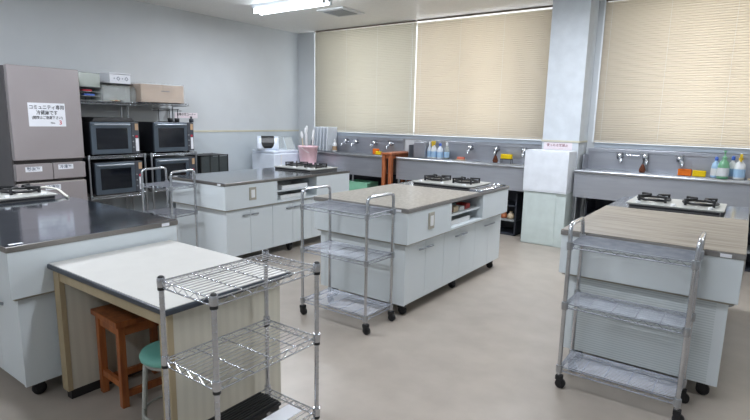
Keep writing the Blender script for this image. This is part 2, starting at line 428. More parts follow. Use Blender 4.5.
# metal tray at far corner of middle island
t = thing('metal_tray', 'small shiny tray on the far corner of the middle island', 'tray', (CX+.845, CY+1.55, ZT))
MB().box((-.06, -.28, 0), (.06, .28, .006)).build('base', chrome, t)
MB().tube([(-.06,-.28,.012),(.06,-.28,.012),(.06,.28,.012),(-.06,.28,.012),(-.06,-.28,.012)], .006, 6).build('rim', chrome, t)

# things in the niches
def niche_tray(x, y, z, label, m=whiteP):
    t = thing('shallow_tray', label, 'tray', (x, y, z), 0, 'trays in the island niches')
    q = MB(); q.box((-.13, -.2, 0), (.13, .2, .006)); q.box((-.13, -.2, .006), (-.122, .2, .045)); q.box((.122, -.2, .006), (.13, .2, .045)); q.box((-.122, -.2, .006), (.122, -.192, .045)); q.box((-.122, .192, .006), (.122, .2, .045))
    q.build('tray_body', m, t, .003); return t
niche_tray(LX+.74, LY+.99, .709, 'white tray on the upper niche shelf of the steel-topped corner island')
niche_tray(LX+.74, LY+.97, ZS+.022, 'white tray on the lower niche floor of the steel-topped corner island', ventW)
niche_tray(CX+.74, CY+.92, ZS+.022, 'pale tray on the lower niche floor of the middle island', ventW)
cols = [(redP, 'red'), (creamP, 'cream'), (whiteP, 'white'), (redP, 'dark red')]
for i, (m_, cn) in enumerate(cols):
    lb = 'small %s packet on the niche shelf of the middle island, %s' % (cn, ['nearest the outlet', 'second from the outlet', 'third from the outlet', 'farthest from the outlet'][i])
    tag(MB().box((-.05, -.045, 0), (.05, .045, .035+.012*(i % 2))).build('food_packet', m_, None, .006, loc=(CX+.80, CY+.77+i*.115, .709)), lb, 'packet', 'packets in the middle island niche')

# ------------------------------------------------------------------ wire carts / racks
def shelf_mb(w, d, n_long, n_cross, along='x', truss=.024, r=.003, rw=.0018):
    q = MB()
    c = [(0,0),(w,0),(w,d),(0,d)]
    for zz in (0, -truss):
        for i in range(4):
            a, b_ = c[i], c[(i+1) % 4]; q.tube([(a[0],a[1],zz),(b_[0],b_[1],zz)], r, 6)
    for i in range(4):
        a, b_ = Vector((*c[i],0)), Vector((*c[(i+1) % 4],0)); L_ = (b_-a).length; n = max(4, int(L_/.032)); pts = []
        for k in range(n+1):
            p = a.lerp(b_, k/n); pts.append((p.x, p.y, 0 if k % 2 == 0 else -truss))
        q.tube(pts, rw, 4)
    for k in range(1, n_long):
        if along == 'x': q.tube([(0, d*k/n_long, .003), (w, d*k/n_long, .003)], rw, 4)
        else: q.tube([(w*k/n_long, 0, .003), (w*k/n_long, d, .003)], rw, 4)
    for k in range(1, n_cross):
        if along == 'x': q.tube([(w*k/n_cross, 0, -.001), (w*k/n_cross, d, -.001)], r*.9, 5)
        else: q.tube([(0, d*k/n_cross, -.001), (w, d*k/n_cross, -.001)], r*.9, 5)
    return q
def collars(w, d, rad, m, parent):
    for (x, y) in ((0,0),(w,0),(w,d),(0,d)):
        MB().lathe([(rad, -.034), (rad*1.1, 0), (rad, .010)], (x, y, 0), 12).build('collar', m, parent)
def make_cart(label, w, d, zs, ztop, splay=0):
    t = thing('wire_cart', label, 'cart', (0,0,0), 0, 'handled wire carts')
    for z in zs:
        s = shelf_mb(w, d, 15, 5, 'x', r=.0036, rw=.0021).build('shelf', shelfM, t, loc=(0, 0, z)); collars(w, d, .0165, chromeD, s)
    for x in (0, w):
        sp = splay*(1 if x else -1)
        q = MB(); q.tube(round_path([(x, 0, .075), (x, 0, zs[0]), (x+sp, .004, ztop), (x+sp, d-.004, ztop), (x, d, zs[0]), (x, d, .075)], .04), .0115, 10)
        q.build('post_and_handle', chrome, t)
        for y in (0, d):
            q = caster_mb(.028); q.box((-.014, -.018, .052), (.022, .018, .075)); q.box((-.008, -.019, .02), (.018, -.013, .056)); q.box((-.008, .013, .02), (.018, .019, .056))
            c = q.build('caster', rubM, t, loc=(x, y, 0))
    return t
cM = make_cart('three-shelf wire cart with two handles against the middle island', .60, .315, (.845, .52, .125), .965)
cM.location = (-2.64, 2.745, 0)
cM['label'] = 'three-shelf wire cart standing at the end of the middle island'
cR = make_cart('three-shelf wire cart standing at the end of the wood-grain covered island', .585, .255, (.84, .50, .125), .945, .006)
cR.location = (-.738, 2.845, 0)
cK = dup(cM, (-4.86, 2.80, 0), math.radians(6), 'wire cart with arched handles at the end of the steel-topped corner island')
# shrink the corner cart: its own shorter build
for k in list(kids(cK)):
    for g in list(kids(k)): bpy.data.objects.remove(g)
    bpy.data.objects.remove(k)
bpy.data.objects.remove(cK)
cK = make_cart('wire cart with arched handles at the end of the steel-topped corner island', .40, .29, (.81, .54, .14), .955)
cK.location = (-4.78, 2.74, 0); cK.rotation_euler = (0, 0, math.radians(8))

# foreground rack without handles
GX, GY, GW, GD = -1.70, 1.025, .307, .508
g = thing('wire_rack', 'narrow three-tier chrome wire rack in the foreground beside the white table', 'wire rack', (GX, GY, 0))
for z in (.882, .575, .235):
    s = shelf_mb(GW, GD, 12, 4, 'y', .026, .0032, .0019).build('shelf', chrome, g, loc=(0, 0, z))
    for (x, y) in ((0,0),(GW,0),(GW,GD),(0,GD)):
        MB().lathe([(.0145, -.022), (.016, .0), (.0145, .014)], (x, y, 0), 14).build('collar', chrome, s)
        MB().lathe([(.0142, -.034), (.0142, -.0225)], (x, y, 0), 14).build('collar_ring', blackM, s)
for (x, y) in ((0,0),(GW,0),(GW,GD),(0,GD)):
    q = MB(); q.tube([(x, y, .012), (x, y, .896)], .0095, 12)
    for k in range(34): q.lathe([(.0098, -.0012), (.0104, 0), (.0098, .0012)], (x, y, .03+.0254*k), 12, cap=False)
    p = q.build('post', chrome, g)
    MB().lathe([(.0112, .888), (.0112, .899), (.007, .902)], (x, y, 0), 12).build('cap', blackM, p)
    MB().lathe([(.020, 0), (.020, .008), (.008, .012)], (x, y, 0), 12).build('foot', rubM, p)
t = thing('folded_griddle', 'black ribbed plate lying on the bottom tier of the foreground wire rack', 'plate', (GX+.03, GY+.08, .2395))
MB().box((0, 0, 0), (.13, .36, .012)).build('base', blackM, t)
q = MB()
for k in range(8): q.box((.008+k*.0155, .01, .012), (.015+k*.0155, .35, .026))
q.build('ribs', blackM, t)
tag(MB().box((-.04, -.16, 0), (.04, .16, .004)).build('paper_sheet', paperM, None, loc=(GX+.225, GY+.30, .2395)), 'white sheet on the bottom tier of the foreground wire rack', 'paper')

# ------------------------------------------------------------------ white table
TX0, TX1, TY0, TY1, TZ = FX+.004, -1.765, 1.073, 1.767, .737
t = thing('side_table', 'white-topped table with dark edge and cream side panels joined to the island', 'table', (TX0, TY0, 0))
w_, d_ = TX1-TX0, TY1-TY0
MB().box((0, 0, TZ-.028), (w_, d_, TZ-.003)).build('edge_band', navyM, t, .006)
MB().box((.008, .008, TZ-.006), (w_-.008, d_-.008, TZ)).build('tabletop', tableTopM, t)
MB().box((.0, .03, TZ-.09), (w_-.03, .055, TZ-.028)).build('apron', tanM, t, .002)
MB().box((.008, .035, .05), (.06, d_-.03, TZ-.09)).build('left_panel', creamM, t)
MB().box((.004, .025, .05), (.064, .05, TZ-.029)).build('panel_edge', tanM, t)
MB().box((w_-.085, .04, .05), (w_-.03, d_-.06, TZ-.028)).build('right_panel', creamM, t)
MB().box((w_-.088, .025, .05), (w_-.027, .05, TZ-.029)).build('panel_edge', tanM, t)
MB().box((.06, d_-.06, .05), (w_-.085, d_-.04, TZ-.028)).build('back_panel', creamM, t)
MB().box((.012, .04, 0), (.06, d_-.04, .05)).build('plinth', blackM, t)
MB().box((w_-.08, .05, 0), (w_-.035, d_-.07, .05)).build('plinth', blackM, t)

# wooden stool
def make_stool(label, h, w, d, m, lw=.035):
    t = thing('wooden_stool', label, 'stool', (0,0,0), 0)
    MB().box((-w/2-.015, -d/2-.015, h-.03), (w/2+.015, d/2+.015, h)).build('seat', m, t, .004)
    for sx in (-1, 1):
        for sy in (-1, 1):
            x, y = sx*(w/2-lw/2), sy*(d/2-lw/2)
            MB().box((x-lw/2, y-lw/2, 0), (x+lw/2, y+lw/2, h-.03)).build('leg', m, t, .003)
    for sy in (-1, 1):
        MB().box((-w/2+lw, sy*(d/2-lw/2)-.009, h-.085), (w/2-lw, sy*(d/2-lw/2)+.009, h-.03)).build('apron', m, t)
        MB().box((-w/2+lw, sy*(d/2-lw/2)-.01, .10), (w/2-lw, sy*(d/2-lw/2)+.01, .135)).build('stretcher', m, t)
    for sx in (-1, 1):
        MB().box((sx*(w/2-lw/2)-.009, -d/2+lw, h-.085), (sx*(w/2-lw/2)+.009, d/2-lw, h-.03)).build('apron', m, t)
        MB().box((sx*(w/2-lw/2)-.01, -d/2+lw, .05), (sx*(w/2-lw/2)+.01, d/2-lw, .085)).build('stretcher', m, t)
    return t
s1 = make_stool('orange-brown wooden stool tucked under the white table', .47, .27, .32, woodM); s1.location = (-2.56, 1.395, 0); s1.rotation_euler = (0, 0, math.radians(-4))
# round stool
t = thing('round_stool', 'round stool with mint green seat and grey tube legs under the white table', 'stool', (-2.0, 1.235, 0))
MB().lathe([(0, .418), (.115, .418), (.127, .425), (.13, .44), (.124, .452), (.095, .458), (0, .46)], (0,0,0), 32).build('seat', greenSeat, t)
q = MB().lathe([(0, .40), (.11, .40), (.11, .418), (0, .418)], (0,0,0), 24); q.build('seat_plate', greyPaint, t)
for k in range(4):
    a = PI/4+k*PI/2; c, s = math.cos(a), math.sin(a)
    MB().tube(round_path([(.08*c, .08*s, .408), (.11*c, .11*s, .40), (.135*c, .135*s, .012)], .03), .011, 10).build('leg', greyPaint, t)
    MB().lathe([(.014, 0), (.014, .02), (.011, .022)], (.135*c, .135*s, 0), 10).build('foot', rubM, t)
MB().tube([(.125*math.cos(a), .125*math.sin(a), .17) for a in [2*PI*i/28 for i in range(29)]], .006, 6).build('ring', greyPaint, t)

# ------------------------------------------------------------------ fridge
t = thing('refrigerator', 'tall taupe refrigerator with white notices at the left wall', 'refrigerator', (-6.74, 2.135, 0)); DX = .64; FW_ = .70
FB = .57
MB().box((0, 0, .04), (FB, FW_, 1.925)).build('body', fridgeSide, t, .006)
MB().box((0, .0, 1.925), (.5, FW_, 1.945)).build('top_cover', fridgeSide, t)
MB().box((.02, .02, 0), (FB-.03, FW_-.02, .04)).build('base', blackM, t)
def fdoor(nm, y0, y1, z0, z1, lip=True):
    o = MB().box((FB+.004, y0, z0), (DX, y1, z1)).build(nm, fridgeM, t, .008)
    if lip: MB().box((FB+.03, y0+.008, z1), (DX-.004, y1-.008, z1+.006)).build('handle_lip', fridgeEdge, o)
    return o
ud = fdoor('refrigerator_door', .004, FW_-.004, .985, 1.95, False)
fdoor('ice_drawer', .004, .355, .77, .945, False); fdoor('freezer_drawer', .361, FW_-.004, .77, .945, False)
fdoor('lower_freezer_drawer', .004, FW_-.004, .42, .735); fdoor('vegetable_drawer', .004, FW_-.004, .06, .385)
MB().box((FB-.002, .01, .05), (FB+.02, FW_-.01, .99)).build('seam', fridgeGap, t)
FF = -6.74+DX
RX_ = (PI/2, 0, PI/2)
def notice(name, label, y0, y1, z0, z1, lines, x=FF, m=paperM, cat='notice'):
    t = thing(name, label, cat, (x, (y0+y1)/2, (z0+z1)/2))
    w, h = y1-y0, z1-z0
    MB().box((.0, -w/2, -h/2), (.0012, w/2, h/2)).build('sheet', m, t)
    for (body, sz, oy, oz, mm, sq) in lines: text_part(body, sz, (.0020, oy, oz), RX_, mm, t, squeeze=sq)
    return t
notice('paper_notice', 'large white notice in black Japanese text on the upper refrigerator door', 2.30, 2.66, 1.335, 1.58,
       [('コミュニティ専用', .05, 0, .075, inkM, .86), ('冷蔵庫です', .052, .0, .018, inkM, .8), ('(開閉はご遠慮下さい)', .036, .0, -.032, inkM, .86), ('No.', .03, .05, -.085, inkM, 1), ('3', .062, .125, -.083, redInk, 1)])
notice('paper_label', 'small white label on the left small refrigerator drawer', 2.225, 2.385, .862, .915+.0, [('製氷室', .044, 0, 0, blueInk, 1)], cat='label')
notice('paper_label', 'small white label on the right small refrigerator drawer', 2.545, 2.70, .872, .925, [('冷凍室', .044, 0, 0, blueInk, 1)], cat='label')
notice('paper_label', 'small white label on the wide drawer below the two small refrigerator drawers', 2.40, 2.555, .655, .71, [('冷凍室', .044, 0, 0, blueInk, 1)], cat='label')

# ------------------------------------------------------------------ oven racks
def make_rack(label, w, zs, hgt):
    t = thing('shelving_unit', label, 'shelving', (0,0,0), 0, 'oven racks along the left wall')
    D = .50
    for i, z in enumerate(zs):
        dd = D if i else .34
        s = shelf_mb(dd, w if i else w+.03, 20, 4, 'y', .026, .0035, .0025).build('shelf', chrome, t, loc=(0, 0, z))
        if i: collars(D, w, .018, chromeD, s)
        else: MB().tube([(.012, 0, -.035), (.33, 0, -.03)], .006, 6).build('bracket', chromeD, s); MB().tube([(.012, w, -.035), (.33, w, -.03)], .006, 6).build('bracket', chromeD, s)
    for (x, y) in ((0,0),(D,0),(D,w),(0,w)):
        p = MB().tube([(x, y, .01), (x, y, hgt if x == 0 else zs[1]+.015)], .0125, 10).build('post', chromeD, t)
        MB().lathe([(.02, 0), (.02, .01), (.01, .012)], (x, y, 0), 10).build('foot', rubM, p)
    return t
RA, RB, RXX = 2.93, 3.71, -6.72
RWA, RWB = .69, .66
r1 = make_rack('wire shelving unit with ovens next to the refrigerator', RWA, (1.625, .985, .505, .12), 1.665); r1.location = (RXX, RA, 0)
r2 = make_rack('wire shelving unit with ovens and a cardboard box on its top shelf', RWB, (1.635, .985, .52, .12), 1.685); r2.location = (RXX, RB, 0)
def make_oven(label, w, h):
    t = thing('oven', label, 'oven', (0,0,0), 0, 'combination ovens on the racks')
    D = .50
    MB().box((-D, 0, .018), (-.03, w, h)).build('body', ovenBody, t, .006)
    for y in (.04, w-.04):
        for x in (-D+.05, -.08): MB().lathe([(.018, 0), (.018, .018)], (x, y, 0), 10).build('foot', rubM, t)
    pw = .10
    d = MB().box((-.03, .0, .018), (0, w-pw, h-.005)).build('door', ovenFace, t, .005)
    MB().box((0, .06, .075), (.003, w-pw-.05, h-.075)).build('window_pane', ovenGlass, d)
    MB().tube(round_path([(.0, .03, h-.035), (.035, .03, h-.03), (.035, w-pw-.03, h-.03), (.0, w-pw-.03, h-.035)], .012), .010, 8).build('handle', ovenHandle, d)
    p = MB().box((-.03, w-pw+.003, .018), (-.002, w, h-.005)).build('control_panel', ovenPanel, t, .003)
    MB().box((-.002, w-.05, h-.10), (.002, w-.01, h-.02)).build('energy_sticker', cardM, p)
    MB().box((-.002, w-.05, .04), (.002, w-.012, h-.20)).build('paper_strip', paperM, p)
    MB().box((-.002, w-.05, h-.19), (.002, w-.02, h-.165)).build('red_sticker', redInk, p)
    for z in (.09, .16, .23): MB().lathe([(.009, 0), (.008, .008), (0, .008)], (-.002, w-pw+.02, z), 10, 'x').build('button', ventM, p)
    return t
OX = -6.20
o1 = make_oven('black oven beside the refrigerator, on the upper shelf with a dark tray on top', .585, .398); o1.location = (OX, 2.965, .9905)
o2 = dup(o1, (OX, 3.75, .9905), 0, 'black oven on the upper shelf under the cardboard box')
o3 = dup(o1, (OX, 2.985, .5105), 0, 'black oven on the lower shelf beside the refrigerator drawers')
o4 = dup(o1, (OX, 3.755, .5255), 0, 'black oven on the lower shelf behind the corner wire cart')
t = thing('baking_tray', 'black baking tray lying upside down on the oven beside the refrigerator', 'baking tray', (-6.41, 3.25, 1.3885))
q = MB(); q.add([(-.2,-.26,0),(.2,-.26,0),(.2,.26,0),(-.2,.26,0),(-.17,-.23,.05),(.19,-.23,.05),(.19,.23,.05),(-.17,.23,.05)], [(0,3,2,1),(4,5,6,7),(0,1,5,4),(1,2,6,5),(2,3,7,6),(3,0,4,7)])
q.build('tray_body', blackM, t, .008); MB().box((-.21,-.27,0),(.21,.27,.008)).build('flange', blackM, t)
# cup rack on second oven
t = thing('wire_stand', 'small dark wire stand holding cups on the oven under the cardboard box', 'stand', (-6.35, 4.0, 1.3885))
q = MB()
for y in (-.08, .08, .20): q.tube([(0, y, 0), (0, y, .17)], .005, 6)
q.tube([(0, -.16, .15), (0, .26, .15)], .005, 6); q.tube([(.0, -.16, .17), (.0, .22, .17)], .006, 6); q.tube([(0, -.1, .006), (0, .22, .006)], .006, 6)
q.build('frame', ironM, t)
for y, nm in ((4.04, 'nearer the refrigerator'), (4.14, 'nearer the wall sign')):
    tt = thing('dark_cup', 'small black cup on the upper oven below the wire stand, ' + nm, 'cup', (-6.28, y, 1.3885), 0, 'black cups on the oven')
    MB().lathe([(.0, 0), (.028, 0), (.034, .05), (.028, .052), (.02, .008)], (0,0,0), 16).build('bowl', blackM, tt)
    MB().tube([(.03, 0, .04), (.05, 0, .035), (.05, 0, .015), (.028, 0, .01)], .004, 6).build('handle', blackM, tt)
tt = thing('small_bottle', 'small dark bottle standing on the right end of the upper oven', 'bottle', (-6.28, 4.36, 1.3885))
MB().lathe([(.0, 0), (.03, 0), (.03, .04), (.012, .055), (.012, .065)], (0,0,0), 14).build('body', darkCab, tt)
MB().lathe([(.014, .065), (.014, .08), (0, .08)], (0,0,0), 12).build('cap', blackM, tt)
# items on the top shelves
ZA, ZB = 1.6305, 1.6405
def open_box(name, label, cat, c, w, d, h, m, th=.005, lid=None, taper=.0):
    t = thing(name, label, cat, c)
    q = MB(); q.box((-w/2, -d/2, 0), (w/2, d/2, th))
    for (lo, hi) in (((-w/2,-d/2,th),(-w/2+th,d/2,h)), ((w/2-th,-d/2,th),(w/2,d/2,h)), ((-w/2+th,-d/2,th),(w/2-th,-d/2+th,h)), ((-w/2+th,d/2-th,th),(w/2-th,d/2,h))): q.box(lo, hi)
    q.build('box_body', m, t)
    q = MB().tube([(-w/2,-d/2,h),(w/2,-d/2,h),(w/2,d/2,h),(-w/2,d/2,h),(-w/2,-d/2,h)], th, 6); q.build('rim', m, t)
    if lid: MB().box((-w/2-.004,-d/2-.004,h+.004),(w/2+.004,d/2+.004,h+.016)).build('lid', lid, t)
    return t
lay = thing('drawer_organizer', 'low clear tray rack with blue and red items beside the refrigerator top', 'organizer', (-6.55, 3.06, ZA))
for k in range(3): MB().box((-.2, -.12, k*.05), (.2, .14, k*.05+.006)).build('tier', clearP, lay)
MB().box((-.2,-.12,0),(-.19,.14,.15)).box((-.2,.13,.0),(.2,.14,.15)).build('frame', clearP, lay)
MB().box((-.21,-.125,.15),(.21,.145,.158)).build('top_board', ovenPanel, lay)
tag(MB().box((-.04,-.06,0),(.04,.06,.022)).build('blue_packet', blueM, None, .004, loc=(-6.40, 3.06, ZA+.0565)), 'blue packet in the clear tray rack above the oven shelf', 'packet')
tag(MB().box((-.04,-.05,0),(.04,.05,.02)).build('red_packet', redInk, None, .004, loc=(-6.40, 3.04, ZA+.1065)), 'red packet in the clear tray rack above the oven shelf', 'packet')
open_box('clear_container', 'greenish clear container standing on the low tray rack beside the refrigerator', 'container', (-6.54, 3.08, ZA+.1585), .32, .24, .16, clearG)
open_box('clear_container', 'clear box with wooden sticks on the shelf between refrigerator and cardboard box', 'container', (-6.545, 3.40, ZA), .30, .34, .20, clearP)
for i in range(4):
    tag(MB().box((-.12, -.012, 0), (.12, .012, .010)).build('wooden_stick', [woodenSpoon, woodR, woodenSpoon, blackM][i], None, loc=(-6.47, 3.34+.032*i, ZA+.0062)), ['pale stick nearest the fridge', 'brown stick', 'pale stick beside the brown one', 'black stick'][i]+' lying in the clear box above the ovens', 'stick', 'sticks in the clear box')
tag(MB().box((-.2,-.2,0),(.2,.2,.012)).build('flat_tray', ironM, None, .004, loc=(-6.545, 3.40, ZA+.206)), 'dark flat tray resting on the clear box above the ovens', 'tray')
t = open_box('white_carton', 'white printed carton on top of the clear box, left of the cardboard box', 'box', (-6.52, 3.45, ZA+.2185), .28, .26, .11, paperM, lid=paperM)
text_part('・◇・◇', .05, (.1412+.004, 0, .055), RX_, blueInk, t, 'print'); 
tt = thing('rolled_bag', 'translucent rolled plastic bag between the clear box and the cardboard box', 'bag', (-6.44, 3.63, ZA))
MB().lathe([(.035, 0), (.045, .06), (.04, .15), (.028, .19), (0, .195)], (0,0,0), 14).build('body', clearP, tt)
# cardboard box in film
t = thing('cardboard_box', 'cardboard box wrapped in clear film on the top shelf', 'box', (-6.50, 3.99, ZB))
MB().box((-.17, -.31, 0), (.17, .30, .225)).build('carton', cardM, t, .004)
q = MB(); q.box((-.17, -.012, .225), (.17, .012, .2262)); q.box((.17, -.012, .15), (.1712, .012, .225)); q.build('tape', mat('tape', (170, 140, 104), 0.3), t)
# wrap: wavy film around
n = 26; q = MB(); rings = []
per = [(.177, -.317), (.177, .307), (-.177, .307), (-.177, -.317)]
pts = []
for i in range(4):
    a, b_ = per[i], per[(i+1) % 4]
    for k in range(n): pts.append((a[0]+(b_[0]-a[0])*k/n, a[1]+(b_[1]-a[1])*k/n))
rows = []
for j in range(7):
    z = .001+j*.04; row = []
    for (x, y) in pts:
        f = random.uniform(0, .010) if j < 6 else 0
        row.append((x*(1+f/.2), y*(1+f/.3), z+(0 if j in (0,) else random.uniform(-.008, .008))))
    rows.append(row)
m_ = len(pts); q.add([p for r_ in rows for p in r_], [(j*m_+k, j*m_+(k+1) % m_, (j+1)*m_+(k+1) % m_, (j+1)*m_+k) for j in range(6) for k in range(m_)], True)
q.build('film_wrap', filmM, t)
text_part('━━', .06, (.1720, .03, .14), RX_, inkM, t, 'print')
# wall sign near ovens
notice('wall_sign', 'small pink and white sign on the left wall beside the upper oven', 4.45, 4.83, 1.44, 1.52, [('自動食器コーナー', .042, 0, .012, inkM, .95), ('ー ー ー ー ー ー', .02, 0, -.024, redInk, 1.2)], x=XL+.0006, m=pinkPaper, cat='sign')

# black slatted rack on the floor
t = thing('black_crate_rack', 'black lattice rack on the floor beyond the oven shelving', 'rack', (-6.62, 4.46, 0))
q = MB()
for x in (0, .36):
    for y in (0, .155, .31, .465): q.box((x, y, 0), (x+.012, y+.014, .93))
for z in (.02, .32, .62, .915): q.box((0, 0, z), (.372, .48, z+.012))
q.build('frame', blackM, t)
q = MB()
for k in range(3):
    MB().box((.003, .012, .035+k*.30), (.009, .47, .31+k*.30)).build('mesh_panel', darkGreyM, t)
    MB().box((.362, .012, .035+k*.30), (.368, .47, .31+k*.30)).build('mesh_panel', darkGreyM, t)

# ------------------------------------------------------------------ corner appliances
t = thing('appliance_cabinet', 'pale blue-white boxy appliance with rounded top in the far corner', 'appliance', (-6.52, 5.62, 0))
MB().box((0, 0, .02), (.52, .56, .92)).build('body', applM, t, .02, segs=3)
MB().box((.0, .0, .92), (.50, .56, .965)).build('lid', applM, t, .02, segs=3)
MB().box((.52, .0+.14, .05), (.523, .16, .90)).build('seam_strip', whiteP, t)
MB().box((.03, .03, 0), (.49, .53, .02)).build('base', blackM, t)
t = thing('rice_cooker', 'white rounded appliance with black curved front panel on the corner appliance', 'rice cooker', (-6.30, 5.76, .9655), math.radians(-40))
q = MB(); pr = [(-.17, 0), (.15, 0), (.17, .03), (.16, .12), (.12, .19), (.04, .215), (-.10, .215), (-.16, .18)]
nn = len(pr); vs = []
for yy, s in ((-.17, .85), (-.14, 1), (.14, 1), (.17, .85)): vs += [(x*s, yy, z if z == 0 else z*(.9+.1*s)) for x, z in pr]
fs = [(a*nn+j, a*nn+(j+1) % nn, (a+1)*nn+(j+1) % nn, (a+1)*nn+j) for a in range(3) for j in range(nn)]+[tuple(range(nn-1, -1, -1)), tuple(range(3*nn, 4*nn))]
q.add([(x, y, z) for x, y, z in vs], [f[::-1] for f in fs], True); q.build('body', applM, t, .006)
q = MB(); cols_ = []
for j, (x, z, hw) in enumerate([(.176, .035, .055), (.178, .07, .085), (.171, .12, .10), (.131, .19, .10), (.06, .222, .10)]): cols_ += [(x, -hw, z), (x, hw, z)]
off = [(x-.012, y, z-.006) for x, y, z in cols_]
fs = [(2*j, 2*j+1, 2*j+3, 2*j+2) for j in range(4)]+[(10+2*j+2, 10+2*j+3, 10+2*j+1, 10+2*j) for j in range(4)]
for j in range(4): fs += [(2*j, 2*j+2, 10+2*j+2, 10+2*j), (2*j+1, 10+2*j+1, 10+2*j+3, 2*j+3)]
fs += [(0, 10, 11, 1), (8, 9, 19, 18)]
q.add(cols_+off, fs); q.build('control_panel', blackM, t)
# glass lids leaning
t = thing('clear_rack_box', 'translucent box on the corner appliance next to the pink bucket', 'box', (-6.22, 6.07, .9655))
q = MB(); q.add([(-.14,-.10,0),(.14,-.10,0),(.14,.10,0),(-.14,.10,0),(-.11,-.10,.20),(.06,-.10,.20),(.06,.10,.20),(-.11,.10,.20)], [(0,3,2,1),(4,5,6,7),(0,1,5,4),(1,2,6,5),(2,3,7,6),(3,0,4,7)])
q.build('body', clearP, t, .01)
MB().tube([(.14,-.10,0),(.06,-.10,.2),(.06,.10,.2),(.14,.10,0)], .006, 6).build('frame', aluM, t)
# stand + pink bucket + utensils
t = thing('low_stand', 'low white stand supporting the pink bucket', 'stand', (-5.77, 6.14, 0))
MB().box((-.19,-.17,.72),(.19,.17,.745)).build('top', boxW, t, .003)
for sx in (-1, 1):
    for sy in (-1, 1): MB().box((sx*.17-.014, sy*.15-.014, 0), (sx*.17+.014, sy*.15+.014, .72)).build('leg', boxW, t)
t = thing('pink_bucket', 'pink plastic bucket holding white utensils beside the sink end', 'bucket', (-5.77, 6.14, .7455))
MB().lathe([(0, 0), (.125, 0), (.13, .01), (.155, .27), (.165, .275), (.165, .295), (.150, .295), (.122, .012), (0, .01)], (0,0,0), 28, cap=False).build('shell', pinkM, t)
MB().tube([(.0, .16, .27), (.10, .12, .20), (.14, .0, .17), (.10, -.12, .20), (.0, -.16, .27)], .004, 6).build('handle', whiteP, t)
for i in range(5):
    a = i*1.25; bx, by = -5.77+.05*math.cos(a), 6.14+.05*math.sin(a)
    tx, ty = bx+.05*math.cos(a), by+.04*math.sin(a); h = .37+.03*((i*2) % 5)
    t = thing('rice_paddle', 'long pale utensil standing in the pink bucket, %s' % ['rightmost of the bunch', 'at the back of the bunch', 'leftmost of the bunch', 'at the front left', 'at the front right'][i], 'utensil', (bx, by, .7575), 0, 'utensils in the pink bucket')
    MB().tube([(0,0,0), ((tx-bx), (ty-by), h)], .008, 6).build('handle', woodenSpoon if i % 2 else whiteP, t)
    MB().tube([((tx-bx), (ty-by), h), ((tx-bx)*1.1, (ty-by)*1.1, h+.05), ((tx-bx)*1.2, (ty-by)*1.2, h+.11)], [.010, .026, .014], 8).build('blade', whiteP, t)

# ------------------------------------------------------------------ sinks
ZR, YS = .925, 6.38
def sink(x0, x1, label, taps, zap=.615, nlegs=3, zb=1.17):
    t = thing('sink_unit', label, 'sink', (x0, YS, 0), 0, 'long steel sinks under the windows'); L_ = x1-x0; D = .585
    MB().box((0, .02, zap), (L_, .032, ZR)).build('apron', sinkM, t)
    q = MB(); q.box((0, .032, ZR-.26), (L_, .34, ZR-.245)); q.box((0, .34, ZR-.26), (L_, .352, ZR-.012)); q.box((0, .032, ZR-.245), (.012, .34, ZR)); q.box((L_-.012, .032, ZR-.245), (L_, .34, ZR))
    for x in (L_/3, 2*L_/3): q.box((x-.06, .032, ZR-.245), (x+.06, .34, ZR-.03))
    q.build('basin', sinkIn, t)
    MB().box((0, .34, ZR-.012), (L_, D, ZR)).build('rear_ledge', sinkIn, t, .002)
    MB().tube([(0, .012, ZR), (L_, .012, ZR)], .021, 12).build('rim', chromeD, t)
    q = MB(); q.box((0, D-.012, ZR), (L_, D, zb)); q.box((0, D-.03, zb-.03), (L_, D, zb+.012)); q.build('backsplash', sinkM, t, .002)
    MB().box((0, .34, ZR), (.008, D-.012, zb-.06)).build('side_guard', sinkM, t)
    for k in range(nlegs+1):
        x = .03+(L_-.06)*k/nlegs
        for y in (.05, D-.06):
            p = MB().tube([(x, y, .02), (x, y, ZR-.02 if y < .1 else ZR-.02)], .016, 10).build('leg', chromeD, t)
            MB().lathe([(.022, 0), (.022, .02), (.016, .025)], (x, y, 0), 10).build('foot', rubM, p)
    for x in taps:
        xx = x-x0
        w_ = MB().lathe([(.036, 0), (.036, -.008), (.02, -.012), (.02, -.045)], (xx, D-.012, 1.10), 14, 'y').build('tap', chrome, t)
        MB().lathe([(.028, -.034), (.034, -.018), (.034, .018), (.024, .034)], (xx, D-.062, 1.10), 14).build('valve', chrome, w_)
        MB().tube(round_path([(xx, D-.062, 1.09), (xx+.03, D-.16, 1.075), (xx+.045, D-.22, 1.07), (xx+.045, D-.225, 1.03)], .02), .015, 8).build('spout', chrome, w_)
        MB().box((xx-.05, D-.075, 1.135), (xx+.03, D-.05, 1.15)).tube([(xx, D-.062, 1.125), (xx, D-.062, 1.14)], .008, 8).build('lever', chrome, w_)
    return t
sink(-6.25, -4.47, 'long steel sink nearest the room corner, under the pale blind', (-5.62, -5.40, -5.02, -4.70))
sink(-4.235, -2.245, 'long steel sink under the cream blind, ending at the white box cabinet', (-3.30, -2.90, -2.5))
sink(-1.68, 2.3, 'long steel sink under the wide blind right of the pillar', (-1.30, -1.02, -.66, .4, 1.1), nlegs=4)

